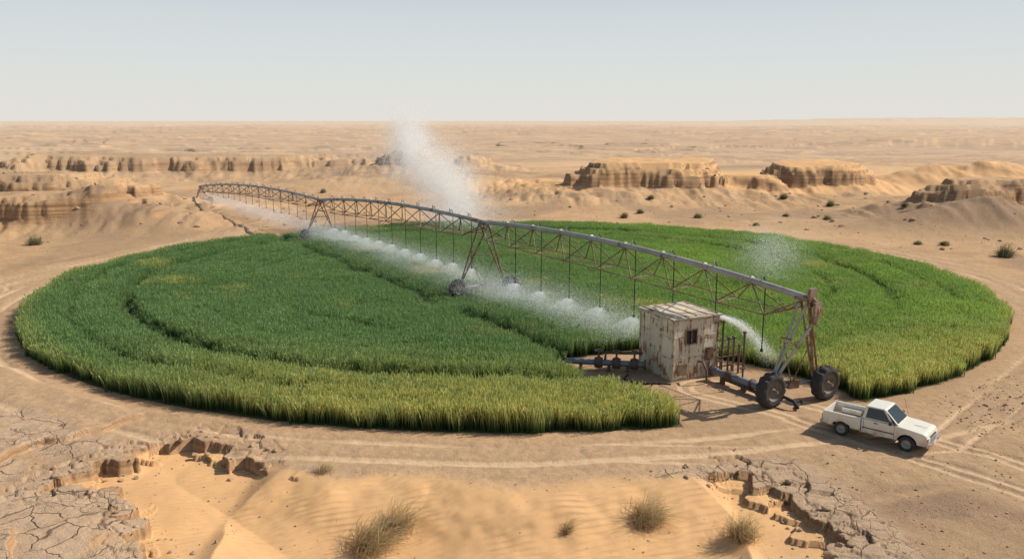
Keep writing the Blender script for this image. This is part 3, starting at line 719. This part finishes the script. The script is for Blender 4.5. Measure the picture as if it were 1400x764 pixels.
for i,s0,s1,n in((0,.36,1,110000),(1,0,1,200000),(2,0,.85,110000)):
    s=rng.uniform(s0,s1,n);P0=np.array([pipe_pt(i,q)[:] for q in np.linspace(0,1,60)]);xx=np.interp(s,np.linspace(0,1,60),P0[:,0]);yy=np.interp(s,np.linspace(0,1,60),P0[:,1])
    o=rng.normal(0,1.2,n);zz=.7+np.abs(rng.normal(0,.75,n))
    w=fbm(s*14,zz*.7+o*.3,3,70+i);k=w>-.05-.5*rng.uniform(0,1,n)
    al.append(np.stack([xx+o*bn.x-.5-.5*zz*.5,yy+o*bn.y,zz],1)[k])
droplets('drifting_mist',np.concatenate(al),.0115,ws)
al=[cloud(130000,(-6.2,86,3.0),(1.6,2.,2.2),5,-.2),cloud(70000,(-8.6,87,6.0),(1.6,2.,1.8),8,-.2),cloud(90000,(-11.2,88,9.2),(1.25,2.,1.7),11,-.2),cloud(35000,(-12.0,90,6.0),(3.8,2.,1.8),12),cloud(25000,(-4.5,80,2.2),(2.5,2.,1.1),13)]
droplets('spray_plume',np.concatenate(al),.022,ws)
al=[cloud(30000,(17.3,53,2.7),(1.15,1.,1.0),21,-.15)]
n=14000;t=rng.uniform(0,1,n)**.9;A=np.array([9.6,37.0,2.35]);Bv=np.array([12.3,36.2,.2])
pp=A+(Bv-A)*t[:,None];pp[:,2]+=.55*np.sin(t*3.14);pp+=rng.normal(size=(n,3))*(.03+.2*t[:,None]);al.append(pp)
droplets('side_jet',np.concatenate(al),.0125,ws)

# ------------------------------------------------------------------ light, sky, camera
el=math.radians(42);sd=Vector((math.cos(el)*.957,math.cos(el)*.29,math.sin(el)))
ld=bpy.data.lights.new('sun','SUN');ld.energy=4.8;ld.angle=math.radians(.5);ld.color=(1,.93,.81);lo=bpy.data.objects.new('sun',ld);sc.collection.objects.link(lo);lo.rotation_euler=(-sd).to_track_quat('-Z','Y').to_euler()
w=bpy.data.worlds.new('World');sc.world=w;w.use_nodes=True;nt=w.node_tree;nt.nodes.clear();N=NT(nt)
sk=N.n('ShaderNodeTexSky',sky_type='NISHITA',sun_disc=False,sun_elevation=el,sun_rotation=math.radians(73),dust_density=1.5,air_density=1.0,ozone_density=1.0)
skc=N.n('ShaderNodeVectorMath',{0:sk.outputs[0],'Scale':.09},operation='SCALE').outputs[0]
dz=N.n('ShaderNodeSeparateXYZ',{0:N.n('ShaderNodeTexCoord').outputs['Generated']}).outputs[2]
# dust haze layer that whitens the sky towards the horizon
hz1=N.mix(N.mr(dz,.0,.09),(.76,.745,.69),(.69,.73,.73))
hz2=N.mix(N.mr(dz,.06,.27),hz1,(.38,.50,.59))
colr=N.mix(N.mr(dz,.19,.6),hz2,skc)
bg=N.n('ShaderNodeBackground',{0:colr,1:1.0});o=N.n('ShaderNodeOutputWorld');nt.links.new(bg.outputs[0],o.inputs[0])
cd=bpy.data.cameras.new('camera');cd.sensor_width=36;cd.lens=1099/1400*36;cd.clip_start=.1;cd.clip_end=30000
co_=bpy.data.objects.new('camera',cd);sc.collection.objects.link(co_);co_.location=(0,0,11.4);co_.rotation_euler=(math.radians(90-11.17),0,0);sc.camera=co_
